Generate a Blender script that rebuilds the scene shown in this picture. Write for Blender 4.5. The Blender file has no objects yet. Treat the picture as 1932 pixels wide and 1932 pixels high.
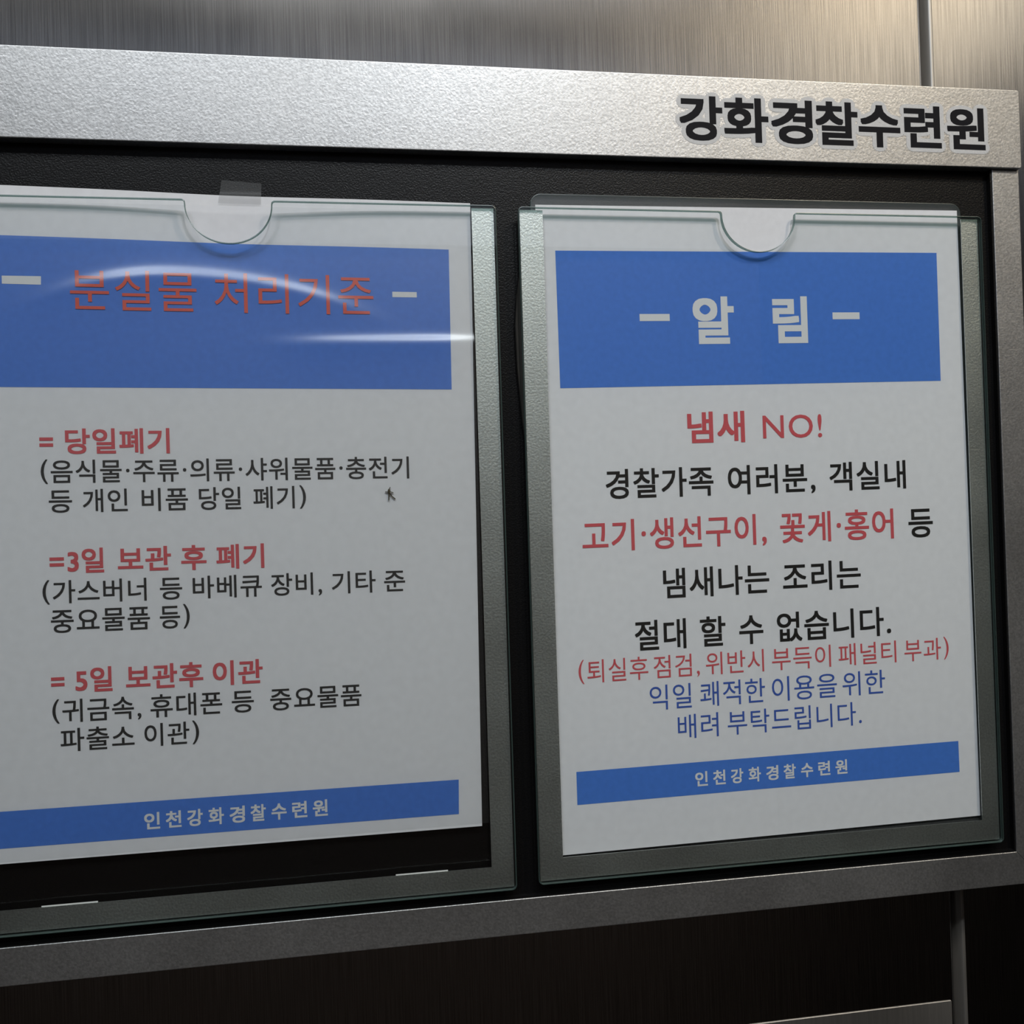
import bpy, bmesh, math, random
from mathutils import Matrix, Vector

# ---------------------------------------------------------------- camera, world, light, exposure
C = bpy.context.scene.collection
SC = bpy.context.scene
Z0 = 1.65                      # height of the top of the notices above the floor, m
def P(x, y, z):                # board millimetres (x right, y into the wall, z up) to metres
    return Vector((x * .001, y * .001, Z0 + z * .001))

cam_d = bpy.data.cameras.new('camera'); cam = bpy.data.objects.new('camera', cam_d); C.objects.link(cam)
yaw, pitch, roll = .159, .0102, -.0313
fwd = Vector((math.sin(yaw) * math.cos(pitch), math.cos(yaw) * math.cos(pitch), math.sin(pitch)))
rgt = Vector((math.cos(yaw), -math.sin(yaw), 0)); up = rgt.cross(fwd)
r2 = math.cos(roll) * rgt + math.sin(roll) * up; u2 = -math.sin(roll) * rgt + math.cos(roll) * up
M = Matrix((r2, u2, -fwd)).transposed().to_4x4(); M.translation = P(-86.68, -427.45, -144.35)
cam.matrix_world = M
cam_d.sensor_width = 36; cam_d.lens = 1797.6 * 36 / 1932; cam_d.clip_start = .01
SC.camera = cam

w = bpy.data.worlds.new('world'); SC.world = w; w.use_nodes = True
w.node_tree.nodes['Background'].inputs[0].default_value = (.9, .95, 1, 1)
w.node_tree.nodes['Background'].inputs[1].default_value = 0.0

def lamp(name, loc, watts, size, col=(1, .97, .93), shape='DISK', sy=None, tilt=0):
    d = bpy.data.lights.new(name, 'AREA'); d.shape = shape; d.size = size; d.energy = watts; d.color = col
    if sy: d.size_y = sy
    o = bpy.data.objects.new(name, d); C.objects.link(o); o.location = loc
    o.rotation_euler = (tilt, 0, 0); return o
CEIL = 2.55
COOL = (.90, .95, 1)
lamp('ceiling_panel_lamp', (-.28, -.76, CEIL - .02), 9, .8, COOL, 'RECTANGLE', .24)
lamp('ceiling_lamp_right', (.19, -1.0, CEIL - .02), 11, .12, COOL)
lamp('ceiling_lamp_left', (-.55, -1.0, CEIL - .02), 4.2, .12, COOL)
lamp('warm_fill_lamp', (.65, -.80, CEIL - .02), 9, .10, (1, .88, .70))  # added fill that brightens the beige panel mirrored in the steel wall

SC.view_settings.view_transform = 'Standard'; SC.view_settings.look = 'None'
SC.view_settings.gamma = 1; SC.view_settings.use_curve_mapping = False
SC.view_settings.exposure = -0.50
SC.cycles.use_denoising = True
SC.cycles.max_bounces = 12; SC.cycles.transparent_max_bounces = 24

# ---------------------------------------------------------------- materials
def nodes(name):
    m = bpy.data.materials.new(name); m.use_nodes = True
    nt = m.node_tree; return m, nt, nt.nodes['Principled BSDF'], nt.nodes['Material Output']
def noise(nt, scale, detail=3, stretch=None, rough=.5):
    tc = nt.nodes.new('ShaderNodeTexCoord'); n = nt.nodes.new('ShaderNodeTexNoise')
    n.inputs['Scale'].default_value = scale; n.inputs['Detail'].default_value = detail
    n.inputs['Roughness'].default_value = rough
    if stretch:
        mp = nt.nodes.new('ShaderNodeMapping'); mp.inputs['Scale'].default_value = stretch
        nt.links.new(tc.outputs['Object'], mp.inputs[0]); nt.links.new(mp.outputs[0], n.inputs['Vector'])
    else: nt.links.new(tc.outputs['Object'], n.inputs['Vector'])
    return n.outputs['Fac']
def ramp(nt, fac, lo, hi, a=.3, b=.7):
    r = nt.nodes.new('ShaderNodeMapRange'); r.inputs['From Min'].default_value = a; r.inputs['From Max'].default_value = b
    r.inputs['To Min'].default_value = lo; r.inputs['To Max'].default_value = hi
    nt.links.new(fac, r.inputs['Value']); return r.outputs[0]
def mixc(nt, fac, a, b):
    n = nt.nodes.new('ShaderNodeMix'); n.data_type = 'RGBA'
    n.inputs[6].default_value = (*a, 1); n.inputs[7].default_value = (*b, 1)
    nt.links.new(fac, n.inputs[0]); return n.outputs[2]
def bump(nt, bs, h, strength, dist):
    b = nt.nodes.new('ShaderNodeBump'); b.inputs['Strength'].default_value = strength
    b.inputs['Distance'].default_value = dist
    nt.links.new(h, b.inputs['Height']); nt.links.new(b.outputs[0], bs.inputs['Normal'])
def metal(name, col, rough, grain, gs, stretch=None, var=.12, dist=.0002):
    m, nt, b, o = nodes(name)
    n = noise(nt, gs, 2, stretch)
    c = mixc(nt, ramp(nt, n, 0, 1), tuple(k * (1 - var) for k in col), tuple(min(1, k * (1 + var)) for k in col))
    nt.links.new(c, b.inputs['Base Color']); b.inputs['Metallic'].default_value = .94 if 'alumin' in name else 1
    nt.links.new(ramp(nt, noise(nt, 14, 4), rough * .9, rough * 1.1), b.inputs['Roughness'])
    bump(nt, b, n, grain, dist); return m
def plain(name, col, rough=.6, spec=.3, var=0.0, scale=200, bmp=0, dist=.0002):
    m, nt, b, o = nodes(name)
    b.inputs['Roughness'].default_value = rough; b.inputs['Specular IOR Level'].default_value = spec
    if var or bmp:
        n = noise(nt, scale, 4)
        c = mixc(nt, ramp(nt, n, 0, 1), tuple(k * (1 - var) for k in col), tuple(min(1, k * (1 + var)) for k in col))
        nt.links.new(c, b.inputs['Base Color'])
        if bmp: bump(nt, b, n, bmp, dist)
    else: b.inputs['Base Color'].default_value = (*col, 1)
    return m
def clear(name, tint, f0=.045, rough=.02, haze=0.0, hcol=(.6, .62, .62), wob=0):
    m, nt, b, o = nodes(name); nt.nodes.remove(b)
    lw = nt.nodes.new('ShaderNodeLayerWeight'); lw.inputs[0].default_value = .5
    p = nt.nodes.new('ShaderNodeMath'); p.operation = 'POWER'; p.inputs[1].default_value = 5
    nt.links.new(lw.outputs['Facing'], p.inputs[0])
    f = ramp(nt, p.outputs[0], f0, 1, 0, 1)
    t = nt.nodes.new('ShaderNodeBsdfTransparent'); t.inputs[0].default_value = (*tint, 1)
    g = nt.nodes.new('ShaderNodeBsdfGlossy'); g.inputs['Roughness'].default_value = rough
    g.inputs[0].default_value = (1, 1, 1, 1)
    base = t.outputs[0]
    if haze:
        d = nt.nodes.new('ShaderNodeBsdfDiffuse'); d.inputs[0].default_value = (*hcol, 1)
        mx = nt.nodes.new('ShaderNodeMixShader'); mx.inputs[0].default_value = haze
        nt.links.new(base, mx.inputs[1]); nt.links.new(d.outputs[0], mx.inputs[2]); base = mx.outputs[0]
    mx = nt.nodes.new('ShaderNodeMixShader'); nt.links.new(f, mx.inputs[0])
    nt.links.new(base, mx.inputs[1]); nt.links.new(g.outputs[0], mx.inputs[2])
    nt.links.new(mx.outputs[0], o.inputs['Surface']); return m

STEEL = metal('brushed_steel', (.57, .56, .55), .21, .2, 2000, (1, 1, .012), .22)
def brushed(m):
    nt = m.node_tree; b = nt.nodes['Principled BSDF']; c = nt.nodes.new('ShaderNodeCombineXYZ')
    c.inputs[0].default_value = 1; nt.links.new(c.outputs[0], b.inputs['Tangent']); b.inputs['Anisotropic'].default_value = .95
brushed(STEEL)
STEEL2 = metal('brushed_steel_plate', (.46, .44, .41), .55, .10, 900, (1, 1, .03), .08)
ALU = metal('satin_aluminium', (.53, .527, .52), .45, .45, 1000, None, .16)
SILVER = metal('silver_frosted_border', (.70, .74, .71), .42, .5, 1000, None, .12)
BLACK = plain('black_textured_board', (.006, .0058, .006), .33, .24, .2, 1400, .45, .0004)
PAPER = plain('white_paper', (.79, .80, .825), .75, .2, .03, 260)
BLUE = plain('blue_print', (.068, .205, .66), .6, .25, .05, 350)
WHITE = plain('white_print', (.78, .79, .78), .7, .2)
REDI = plain('red_print', (.62, .10, .115), .6, .2)
ORANGE = plain('orange_red_print', (.72, .115, .075), .6, .2)
INK = plain('black_print', (.018, .017, .016), .6, .2)
NAVY = plain('blue_text_print', (.05, .11, .43), .6, .2)
VINYL = plain('black_vinyl', (.008, .008, .011), .6, .12)
HALO = plain('silver_vinyl', (.62, .62, .62), .45, .6, .06, 1200, .2)
GLASS = clear('clear_acrylic', (.982, .99, .988), .042, .015)
EDGE = clear('acrylic_edge', (.22, .32, .295), .05, .3, .14, (.30, .45, .41))
BACKC = clear('clear_back_sheet', (.93, .94, .94), .04, .12, .08)
BACKD = clear('clear_back_sheet_thin', (.9, .9, .9), .03, .1)
FILM = clear('glossy_clear_film', (.985, .985, .985), .10, .33, .01)
TAPE = clear('clear_tape', (.92, .92, .92), .012, .45, .03)
FOAM = plain('white_foam', (.75, .75, .74), .8, .2)
FLY = plain('insect_brown', (.05, .04, .02), .6, .3)

# ---------------------------------------------------------------- mesh helpers
def link(name, me, mats, parent=None):
    o = bpy.data.objects.new(name, me); C.objects.link(o)
    for m in (mats if isinstance(mats, (list, tuple)) else [mats]): me.materials.append(m)
    if parent is not None: o.parent = parent; o.matrix_parent_inverse = parent.matrix_world.inverted()
    return o
def empty(name, loc, label, cat, group=None):
    o = bpy.data.objects.new(name, None); C.objects.link(o); o.location = loc
    o.empty_display_size = .02
    o['label'] = label; o['category'] = cat
    if group: o['group'] = group
    bpy.context.view_layer.update(); return o
def pydata(name, v, f):
    me = bpy.data.meshes.new(name); me.from_pydata([tuple(p) for p in v], [], f); me.update(); return me
def prism(name, pts, y0, y1, mats, parent=None, bevel=0, seg=2, edge_index=None):
    """outline (x, z) in board mm, front at y0, back at y1"""
    bm = bmesh.new()
    fv = [bm.verts.new(P(x, y0, z)) for x, z in pts]; bv = [bm.verts.new(P(x, y1, z)) for x, z in pts]
    n = len(pts)
    bm.faces.new(fv); bm.faces.new(bv[::-1])
    for i in range(n):
        f = bm.faces.new((fv[(i + 1) % n], fv[i], bv[i], bv[(i + 1) % n]))
        if edge_index is not None: f.material_index = edge_index
    bmesh.ops.recalc_face_normals(bm, faces=bm.faces)
    if bevel:
        es = [e for e in bm.edges if len({round(v.co.y, 7) for v in e.verts}) == 1]
        bmesh.ops.bevel(bm, geom=es, offset=bevel * .001, segments=seg, affect='EDGES', profile=.6,
                        material=edge_index if edge_index is not None else -1)
    me = bpy.data.meshes.new(name); bm.to_mesh(me); bm.free()
    return link(name, me, mats, parent)
def rect(x0, z0, x1, z1): return [(x0, z0), (x1, z0), (x1, z1), (x0, z1)]
def rrect(x0, z0, x1, z1, r, corners=(1, 1, 1, 1), n=6):
    out = []
    for (cx, cz, a), c in zip(((x0 + r, z0 + r, 180), (x1 - r, z0 + r, 270), (x1 - r, z1 - r, 0), (x0 + r, z1 - r, 90)), corners):
        if not c:
            out.append({180: (x0, z0), 270: (x1, z0), 0: (x1, z1), 90: (x0, z1)}[a]); continue
        for k in range(n + 1):
            t = math.radians(a + 90 * k / n); out.append((cx + r * math.cos(t), cz + r * math.sin(t)))
    return out
def box(name, a, b, mat, parent=None, kind=None):
    v = [Vector((x, y, z)) for x in (a[0], b[0]) for y in (a[1], b[1]) for z in (a[2], b[2])]
    f = [(0, 1, 3, 2), (4, 6, 7, 5), (0, 4, 5, 1), (2, 3, 7, 6), (0, 2, 6, 4), (1, 5, 7, 3)]
    o = link(name, pydata(name, v, f), mat, parent)
    if kind: o['kind'] = kind
    return o

# ---------------------------------------------------------------- lettering
_g = {}
def glyph(ch):
    if ch not in _g:
        c = bpy.data.curves.new('g', 'FONT'); c.body = ch; c.resolution_u = 4
        o = bpy.data.objects.new('g', c); C.objects.link(o)
        bpy.context.view_layer.update()
        me = bpy.data.meshes.new_from_object(o.evaluated_get(bpy.context.evaluated_depsgraph_get()))
        v = [(p.co.x, p.co.y) for p in me.vertices]; f = [tuple(p.vertices) for p in me.polygons]
        bpy.data.objects.remove(o); bpy.data.curves.remove(c); bpy.data.meshes.remove(me)
        if ch in '()':  # brackets as tall as the letters
            v = [(x, (y + .23) / .924 * .95 - .1) for x, y in v]
        if ch == '·': v = [(x, y + .04) for x, y in v]
        xs = [p[0] for p in v]; _g[ch] = (v, f, min(xs), max(xs))
    return _g[ch]
def shifts(w, rounded):
    """stroke weight: the letter is laid down again at small shifts all round"""
    if w < .003: return [(0, 0)]
    n = 16 if rounded else 8
    out = [(0, 0)]
    for k in range(n):
        t = 2 * math.pi * k / n; x, y = math.cos(t), math.sin(t)
        if not rounded: m = max(abs(x), abs(y)); x, y = x / m, y / m
        out.append((w * x, w * y))
        if rounded: out.append((w * .5 * x, w * .5 * y))
    return out
def word(s):
    """verts and faces in em, layout on an even hangul advance"""
    V, F, pen = [], [], 0.0
    for ch in s:
        v, f, a, b = glyph(ch)
        if ord(ch) > 0x1000: adv, dx = .94, 0
        else: adv, dx = (b - a) + (.16 if ch not in '·' else .22), -a + (.08 if ch not in '·' else .11)
        n = len(V); V += [(x + pen + dx, y) for x, y in v]; F += [tuple(i + n for i in q) for q in f]; pen += adv
    return V, F
def text_line(name, rec, mat, parent, yfun, slope, grow=0.0, lift=.12, spread=None):
    xc, base, em, off, words = rec
    V, F = [], []
    sh = shifts(grow or off, bool(grow))
    for s, x0, x1 in words:
        if spread:  # widely tracked line: letters keep their width, gaps grow
            n0 = len(s); step = (x1 - x0 - em * .84) / (n0 - 1); parts = [(c, x0 + i * step, x0 + i * step + em * .84) for i, c in enumerate(s)]
        else: parts = [(s, x0, x1)]
        for t, a, b in parts:
            v, f = word(t)
            xs = [p[0] for p in v]; lo, hi = min(xs) - off, max(xs) + off
            k = (b - a) / (hi - lo)
            for i, (sx, sy) in enumerate(sh if not t[0] in 'N' else shifts(.004, False)):
                n = len(V)
                for x, y in v:
                    X = a + (x + sx - lo) * k; Z = base + em * (y + sy) + slope * (X - xc)
                    V.append(P(X, yfun(X, Z) - lift - .0012 * i, Z))
                F += [tuple(j + n for j in q) for q in f]
    me = pydata(name, V, F)
    bm = bmesh.new(); bm.from_mesh(me)
    for f in bm.faces:
        f.normal_update()
        if f.normal.y > 0: f.normal_flip()
    bm.to_mesh(me); bm.free()
    return link(name, me, mat, parent)

# ---------------------------------------------------------------- the lift car
WY = .020                       # face of the steel wall behind the board
wall = bpy.data.objects.new('wall_back', None)
def steel_panel(name, x0, x1, rad):
    bm = bmesh.new()
    v = bmesh.ops.create_cube(bm, size=1)['verts']
    for p in v: p.co = Vector((x0 + (p.co.x + .5) * (x1 - x0), WY + (p.co.y + .5) * .03, (p.co.z + .5) * CEIL))
    bmesh.ops.bevel(bm, geom=[e for e in bm.edges if abs(e.verts[0].co.z - e.verts[1].co.z) > 1], offset=rad, segments=4, affect='EDGES')
    for f in bm.faces: f.smooth = True
    return bm
bmw = steel_panel('wall_back', -1.15, .2066, .0022)
b2 = steel_panel('x', .2118, .75, .0005)
tmp = bpy.data.meshes.new('t'); b2.to_mesh(tmp); b2.free(); bmw.from_mesh(tmp)
me = bpy.data.meshes.new('wall_back'); bmw.to_mesh(me); bmw.free(); bpy.data.objects.remove(wall)
o = link('wall_back', me, STEEL); o['kind'] = 'structure'
o.modifiers.new('n', 'WEIGHTED_NORMAL')
# rounded joint strip that fills the gap between the two wall panels
bm = bmesh.new()
prof = [(.2062, WY + .012), (.2076, WY + .011)]
prof += [(.2078 + .0045 * k / 12, WY - .0005 + .009 * (1 - math.sin(math.pi / 2 * min(1, k / 9)))) for k in range(13)] + [(.2126, WY + .004)]
rows = [[bm.verts.new((x, y, z)) for x, y in prof] for z in (0, CEIL)]
for i in range(len(prof) - 1):
    f = bm.faces.new((rows[0][i], rows[0][i + 1], rows[1][i + 1], rows[1][i])); f.smooth = True
me = bpy.data.meshes.new('trim_1'); bm.to_mesh(me); bm.free()
o = link('trim_1', me, STEEL2); o['kind'] = 'structure'

DARKF = plain('dark_floor', (.015, .014, .0135), .6, .25, .2, 30)
CEILM = plain('ceiling_paint', (.33, .33, .34), .6, .3)
SIDE = metal('side_wall_steel', (.07, .066, .063), .35, .1, 900, (1, 1, .03), .08)
DOORM = plain('dark_door_lower', (.062, .048, .041), .5, .25)
BEIGE = plain('beige_reflector_face', (.88, .77, .61), .5, .3)
FY = -1.45
box('floor', (-1.2, FY, -.05), (.8, .06, 0), DARKF, kind='structure')
box('ceiling', (-1.2, FY, CEIL), (.8, .06, CEIL + .05), CEILM, kind='structure')
box('wall_left', (-1.2, FY, 0), (-1.15, .05, CEIL), SIDE, kind='structure')
box('wall_right', (.75, FY, 0), (.8, .05, CEIL), SIDE, kind='structure')
box('beige_reflector', (.73, -1.12, 2.07), (.7499, .015, 2.38), BEIGE, kind='structure')  # unseen panel added so the steel wall picks up a beige reflection
box('wall_front', (-1.2, FY - .05, 0), (.8, FY, CEIL), DOORM, kind='structure')
box('blue_grey_reflector', (-1.14, FY + .0001, 2.05), (.72, FY + .02, 2.5), plain('blue_grey_reflector_face', (.20, .22, .27), .5, .3), kind='structure')  # unseen band added to give the steel above the rail a bluish reflection

# ---------------------------------------------------------------- notice board
board = empty('notice_board', P(0, 7, -330), 'silver aluminium notice board with black backing fixed to the steel lift wall', 'notice board')
LX = -262.0                     # left end, beyond the picture
prism('backing_panel', rect(LX - 2, -322, 236, 32), 3, 17, BLACK, board)
rail = prism('top_rail', rrect(LX - 16, 23.2, 243.4, 62.3, 1.2, n=3), -2.5, 19.9, ALU, board, .5, 3)
side = prism('side_rail', [(228.4, -314.8), (243.1, -330.9), (243.1, 23.1), (228.4, 23.1)], -.5, 19.9, ALU, board, .35, 2)
side.data.name = 'side_rail'
prism('side_rail', [(LX - 2, -314.8), (LX - 16.6, -330.9), (LX - 16.6, 23.1), (LX - 2, 23.1)], -.5, 19.9, ALU, board, .35, 2)
prism('bottom_rail', [(LX - 2, -314.8), (228.3, -314.8), (243.0, -330.9), (LX - 16.6, -330.9)], -.5, 19.9, ALU, board, .4, 3)
prism('inner_gasket', [(LX - 1.9, -314.7), (228.3, -314.7), (228.3, 23), (227.6, 23), (227.6, -314.0), (LX - 1.2, -314.0), (LX - 1.2, 23), (LX - 1.9, 23)], .1, 2.95, BLACK, board)['label'] = 'thin black strip lining the inside of the frame'

TEXT = {
 'LT': (-148.0, -47.9, 19.266, -0.0, [('분실물', -205.05, -153.42), ('처리기준', -145.96, -77.63)]),
 'L1': (-198.2, -108.86, 11.509, 0.02, [('=', -218.88, -213.42), ('당일폐기', -208.64, -166.26)]),
 'L2': (-156.5, -121.71, 10.671, 0.008, [('(음식물·주류·의류·샤워물품·충전기', -218.65, -64.11)]),
 'L3': (-176.2, -133.98, 10.665, 0.008, [('등', -215.75, -206.48), ('개인', -202.22, -184.11), ('비품', -178.37, -159.36), ('당일', -154.8, -137.2), ('폐기)', -131.99, -109.56)]),
 'L4': (-165.6, -159.64, 11.291, 0.02, [('=3일', -216.09, -194.35), ('보관', -188.78, -167.01), ('후', -162.88, -152.36), ('폐기', -148.27, -128.12)]),
 'L5': (-150.2, -172.38, 10.578, 0.008, [('(가스버너', -219.18, -177.4), ('등', -171.96, -162.77), ('바베큐', -158.41, -129.47), ('장비,', -125.51, -103.79), ('기타', -99.5, -80.36), ('준', -76.63, -67.35)]),
 'L6': (-189.7, -184.49, 10.922, 0.008, [('중요물품', -216.19, -176.32), ('등)', -172.29, -159.97)]),
 'L7': (-165.7, -209.96, 11.268, 0.02, [('=', -216.74, -211.41), ('5일', -207.08, -192.22), ('보관후', -186.8, -155.08), ('이관', -151.09, -130.12)]),
 'L8': (-147.2, -222.42, 10.582, 0.008, [('(귀금속,', -216.53, -180.89), ('휴대폰', -177.14, -147.51), ('등', -143.5, -134.21), ('중요물품', -127.31, -88.07)]),
 'L9': (-186.5, -234.46, 10.545, 0.008, [('파출소', -213.6, -183.94), ('이관)', -179.87, -157.43)]),
 'LF': (-142.6, -270.0, 7.666, 0.022, [('인천강화경찰수련원', -180.93, -104.1)]),
 'RT': (100.1, -61.09, 23.561, 0.03, [('알', 70.8, 91.18), ('림', 110.56, 128.24)]),
 'R1': (80.3, -108.67, 15.653, 0.022, [('냄새', 66.36, 94.7), ('NO!', 103.45, 134.04)]),
 'R2': (82.1, -133.58, 14.842, 0.013, [('경찰가족', 26.12, 78.26), ('여러분,', 85.45, 129.41), ('객실내', 136.75, 176.47)]),
 'R3': (106.3, -157.3, 15.589, 0.013, [('고기·생선구이,', 14.21, 103.81), ('꽃게·홍어', 110.75, 169.17)]),
 'R3b': (183.5, -156.81, 15.563, 0.013, [('등', 177.02, 189.94)]),
 'R4': (101.2, -180.63, 15.034, 0.013, [('냄새나는', 52.1, 104.38), ('조리는', 111.24, 151.12)]),
 'R5': (77.6, -204.37, 15.041, 0.013, [('절대', 37.69, 62.41), ('할', 69.28, 81.8), ('수', 88.53, 100.54), ('없습니다.', 107.46, 165.9)]),
 'R6': (80.9, -218.04, 11.647, 0.001, [('(퇴실후', 10.39, 43.53), ('점검,', 46.19, 68.49), ('위반시', 71.51, 100.34), ('부득이', 104.4, 134.27), ('패널티', 138.19, 168.21), ('부과)', 172.48, 196.01)]),
 'R7': (102.5, -232.4, 12.751, 0.001, [('익일', 43.83, 64.04), ('쾌적한', 68.26, 100.39), ('이용을', 103.9, 136.85), ('위한', 139.71, 161.83)]),
 'R8': (101.8, -246.64, 12.377, 0.001, [('배려', 56.92, 76.76), ('부탁드립니다.', 81.31, 149.02)]),
 'RF': (102.4, -269.67, 7.299, 0.022, [('인천강화경찰수련원', 64.49, 140.74)]),
 'SG': (145.3, 33.69, 22.103, 0.027, [('강', 66.52, 87.75), ('화', 88.41, 110.64), ('경', 111.97, 133.08), ('찰', 134.44, 156.29), ('수', 156.71, 178.48), ('련', 180.58, 200.3), ('원', 203.42, 223.9)]),
}

flat = lambda y: (lambda x, z: y)
lo = text_line('lettering_outline', TEXT['SG'], HALO, rail, flat(-2.5), -.003, grow=.115, lift=.06)
lo['label'] = 'pale silver outline around the black letters'
le = text_line('lettering', TEXT['SG'], VINYL, rail, flat(-2.5), -.003, lift=.14)
le['label'] = 'black stick-on Korean letters on the silver rail'

# ---------------------------------------------------------------- poster holders
def holder(x0, label, back):
    """x0 = left edge of the clear window"""
    h = empty('poster_holder', P(x0 + 105, 7, -309), label, 'poster holder', 'clear poster holders on the notice board')
    gx0, gx1, zt, zb = x0 - 11.7, x0 + 219.3, -1.6, -308.2
    if x0 < -100: gx0, gx1, zt, zb = x0 - 9.0, x0 + 220.4, -1.3, -309.3
    cx, r = x0 + 103.5, 18.0
    pts = []
    pts += rrect(gx0, zb, gx1, zt, 2.2, n=4)[:15]                # bottom left, bottom right, top right
    a = 1.6
    pts.append((cx + r + a, zt))
    for k in range(1, 4):
        t = math.radians(90 * k / 4); pts.append((cx + r + a - a * math.sin(t), zt - a + a * math.cos(t)))
    for k in range(37):
        t = math.radians(-180 * k / 36); pts.append((cx + r * math.cos(t), zt - a - .4 + r * math.sin(t) * .93))
    for k in range(1, 4):
        t = math.radians(90 * k / 4); pts.append((cx - r - a + a * math.cos(t), zt - a + a * math.sin(t)))
    pts.append((cx - r - a, zt))
    pts += rrect(gx0, zb, gx1, zt, 2.2, n=4)[15:]
    fp = prism('front_panel', pts, -4, -2, [GLASS, EDGE], h, .4, 2, 1)
    wx0, wx1, wb = x0, x0 + 209.4, (-297.3 if x0 > -100 else -298.9)
    m = 1.0
    U = [(gx0 + m, zt - m), (gx0 + m, zb + m), (gx1 - m, zb + m), (gx1 - m, zt - m), (wx1, zt - m), (wx1, wb), (wx0, wb), (wx0, zt - m)]
    b = prism('silver_border', U, -1.97, -1.6, SILVER, fp)
    b['label'] = 'frosted silver border around the clear window'
    if back:
        prism('back_sheet', rrect(x0 - 5.0, zb + 3, x0 + 211.6, 6.2, 5.0, (0, 0, 1, 1)), 1.2, 2.9, [BACKC, EDGE], h, .3, 2, 1)
    else:
        prism('back_sheet', rrect(gx0 + 3, zb + 3, gx1 - 3, zt - 3, 3), 2.75, 2.95, [BACKD, EDGE], h)
    return h, fp
hr, fpr = holder(0.0, 'clear poster holder with silver border by the right side rail, its back sheet sticking up', True)
hl, fpl = holder(-242.1, 'clear poster holder with silver border at the left, cut off by the picture edge', False)
# stand-offs that carry each holder on the black board
for h, xs in ((hr, (-7.5, 215)), (hl, (-248.6, -26))):
    for x in xs:
        for z in (-60, -250):
            prism('spacer_pad', rrect(x - 1.5, z - 12, x + 1.5, z + 12, 1), -1.55, (1.15 if h is hr else 2.7), BLACK, h)
# white tabs under the left window
for a, c in ((-75.4, -52.3), (-222.3, -200)):
    t = prism('paper_stop', rect(a, -299.1, c, -298.5), -1.55, -1.25, FOAM, hl); t['label'] = 'thin white stop strip'
# back flap curling out at the left of the right holder
prof = [(-10.5, -28), (-11.5, -33), (-12.8, -41), (-14.0, -55), (-13.6, -75), (-11.9, -99), (-10.5, -112)]
V, F = [], []
for x, z in prof: V += [P(-8, 2.6, z), P(x + 1.2, 2.0, z), P(x, 1.0, z), P(x + .3, .4, z), P(-8, 1.3, z)]
for i in range(len(prof) - 1):
    for k in range(5):
        a, b = i * 5 + k, i * 5 + (k + 1) % 5; F.append((a, b, b + 5, a + 5))
F += [(4, 3, 2, 1, 0), tuple(range(len(V) - 5, len(V)))]
link('curled_flap', pydata('curled_flap', V, F), plain('dark_clear_plastic', (.035, .033, .03), .3, .5), hr)

# ---------------------------------------------------------------- notices
def grid_sheet(name, quad, yfun, mat, parent, lift=0, nx=60, nz=70, thick=.1):
    """quad: TL, TR, BR, BL in (x, z)"""
    (ax, az), (bx, bz), (cx, cz), (dx, dz) = quad
    V, F = [], []
    for j in range(nz + 1):
        t = j / nz
        for i in range(nx + 1):
            s = i / nx
            x = (1 - t) * ((1 - s) * ax + s * bx) + t * ((1 - s) * dx + s * cx)
            z = (1 - t) * ((1 - s) * az + s * bz) + t * ((1 - s) * dz + s * cz)
            V.append(P(x, yfun(x, z) - lift, z))
    for j in range(nz):
        for i in range(nx):
            a = j * (nx + 1) + i; F.append((a, a + nx + 1, a + nx + 2, a + 1))
    me = pydata(name, V, F)
    for p in me.polygons: p.use_smooth = True
    o = link(name, me, mat, parent)
    if thick:
        s = o.modifiers.new('s', 'SOLIDIFY'); s.thickness = thick * .001; s.offset = -1
        e = o.modifiers.new('e', 'EDGE_SPLIT'); e.split_angle = math.radians(50)
    return o
def bowL(x, z):
    d = math.exp(-((x + 136) / 42) ** 2) * 2.35 * (1 / (1 + math.exp(-(z + 26) / 7)))
    return .2 + d
def flatR(x, z): return .1
def slopeL(z): return -.0175 * max(0, min(1, (z + 280) / 280))
nr = empty('notice_sheet', P(104, 0, -297), 'right-hand white notice headed by two white Korean letters on blue', 'notice')
SR = .0085
grid_sheet('paper', [(-2.9, .6), (208.9, 2.3), (209.9, -295.6), (-1.5, -297.1)], flatR, PAPER, nr)
def band(name, quad, yf, mat, parent, lift=.06): return grid_sheet(name, quad, yf, mat, parent, lift, 40, 12, 0)
band('heading_band', [(5.8, -20.4), (197.1, -18.8), (196.9, -81.8), (6.1, -83.8)], flatR, BLUE, nr)
band('footer_band', [(7.9, -259.7), (199.4, -258.4), (199.5, -273.5), (7.9, -274.8)], flatR, BLUE, nr)
for q in ([(44.9, -49.5), (59.5, -49.4), (59.5, -52.7), (44.9, -52.8)], [(141.2, -48.4), (155.2, -48.3), (155.2, -51.6), (141.2, -51.7)]):
    band('dash', q, flatR, WHITE, nr, .12)
text_line('heading', TEXT['RT'], WHITE, nr, flatR, SR)
for k, m in (('R1', REDI), ('R2', INK), ('R3', REDI), ('R3b', INK), ('R4', INK), ('R5', INK), ('R6', REDI), ('R7', NAVY), ('R8', NAVY)):
    text_line('text_line', TEXT[k], m, nr, flatR, SR)
text_line('footer_text', TEXT['RF'], WHITE, nr, flatR, SR, spread=True)

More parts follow.
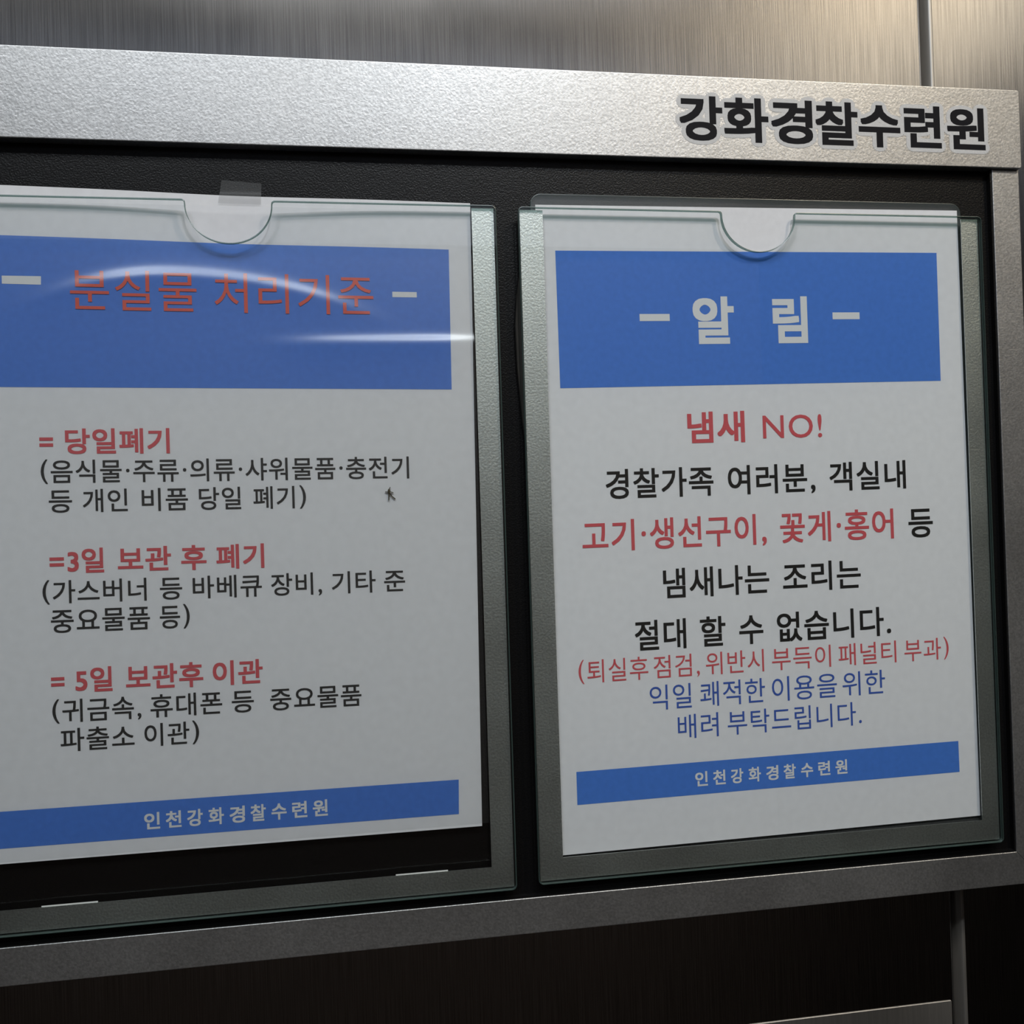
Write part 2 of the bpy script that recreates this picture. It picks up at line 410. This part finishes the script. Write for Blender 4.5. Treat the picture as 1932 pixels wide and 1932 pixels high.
nl = empty('notice_sheet', P(-138, 0, -280), 'left-hand white notice with an orange-red heading on blue, taped at its top edge', 'notice')
grid_sheet('paper', [(-243.5, 4.2), (-32.9, .6), (-36.2, -280.8), (-246.0, -280.3)], bowL, PAPER, nl, 0, 110, 110)
band('heading_band', [(-238, -17.1), (-43.3, -20.6), (-43.9, -83.9), (-238.5, -81.1)], bowL, BLUE, nl)
band('footer_band', [(-240, -258.5), (-46.1, -259.2), (-46.5, -274.6), (-240.2, -273.9)], bowL, BLUE, nl)
band('dash', [(-232, -34.3), (-216.5, -34.4), (-216.6, -38), (-232, -37.7)], bowL, WHITE, nl, .12)
band('dash', [(-69.2, -39.9), (-58.3, -40), (-58.3, -42.4), (-69.2, -42.3)], bowL, WHITE, nl, .12)
for k, m in (('LT', ORANGE), ('L1', REDI), ('L2', INK), ('L3', INK), ('L4', REDI), ('L5', INK), ('L6', INK), ('L7', REDI), ('L8', INK), ('L9', INK)):
    text_line('heading' if k == 'LT' else 'text_line', TEXT[k], m, nl, bowL, slopeL(TEXT[k][1]), lift=.3 if k == 'LT' else .12)
text_line('footer_text', TEXT['LF'], WHITE, nl, bowL, slopeL(TEXT['LF'][1]), spread=True)
# glossy protective film over the left notice, wavy at the heading
def ridge(d, w): return .5 * (1 + math.tanh(d / w))
def film(x, z):
    z1 = -31.5 - .0022 * (x + 165) ** 2 * (1 if x > -165 else 1.6)
    a = 1.75 * math.exp(-((x + 150) / 62) ** 4)
    z2 = -60.8 + .006 * (x + 100)
    b = 1.5 * math.exp(-((x + 70) / 46) ** 4)
    return -.12 - a * ridge(z1 - z, 2.7) * math.exp(-max(0, z1 - z - 3) / 9) - b * ridge(z2 - z, 1.9) * math.exp(-max(0, z2 - z - 3) / 9)
fl = grid_sheet('clear_film', [(-241.5, -3), (-33, -3), (-33, -279.5), (-241.5, -279.5)], film, FILM, hl, 0, 120, 300, 0)
fl['label'] = 'glossy clear film rippled over the blue heading'

# ---------------------------------------------------------------- small things
tp = grid_sheet('adhesive_tape', [(-142.0, 9.4), (-125.0, 8.2), (-125.4, -1.5), (-143.6, -1.2)],
                lambda x, z: 2.9 - 1.2 / (1 + math.exp((z - 2.6) / .5)), TAPE, None, 0, 12, 20, .06)
tp['label'] = 'small piece of clear tape on the top edge of the left notice'; tp['category'] = 'tape'
def gnat():
    bm = bmesh.new()
    r = bmesh.ops.create_icosphere(bm, subdivisions=2, radius=1)
    for v in r['verts']: v.co = P(-73.3 + v.co.x * .62, -.55 + v.co.y * .4, -129.2 + v.co.z * 1.25)
    def leg(pts, w):
        for (x0, z0), (x1, z1) in zip(pts, pts[1:]):
            d = Vector((x1 - x0, 0, z1 - z0)).normalized(); nx, nz = -d.z * w, d.x * w
            q = [bm.verts.new(P(x, y, z)) for y in (-.6, -.2) for x, z in ((x0 + nx, z0 + nz), (x0 - nx, z0 - nz), (x1 - nx, z1 - nz), (x1 + nx, z1 + nz))]
            for f in ((0, 1, 2, 3), (7, 6, 5, 4), (0, 4, 5, 1), (1, 5, 6, 2), (2, 6, 7, 3), (3, 7, 4, 0)): bm.faces.new([q[i] for i in f])
    leg([(-73.3, -129.9), (-73.5, -133.0)], .24); leg([(-73.1, -129.8), (-71.9, -131.5), (-70.6, -132.6)], .2)
    leg([(-73.1, -129.2), (-71.4, -129.8)], .16); leg([(-73.5, -129.4), (-75.0, -129.3)], .16); leg([(-73.2, -128.2), (-72.7, -127.2)], .15)
    me = bpy.data.meshes.new('gnat'); bm.to_mesh(me); bm.free(); o = link('gnat', me, FLY)
    o['label'] = 'tiny brown dead gnat stuck on the left white notice beside the black text'; o['category'] = 'insect'
gnat()
pl = prism('wall_plate', rrect(-330, -640, 203.6, -394.8, .6, n=3), 19.5, 20.2, STEEL2, None, .12, 1)
pl['label'] = 'flat steel plate on the wall at the bottom, below the notice board'; pl['category'] = 'wall plate'
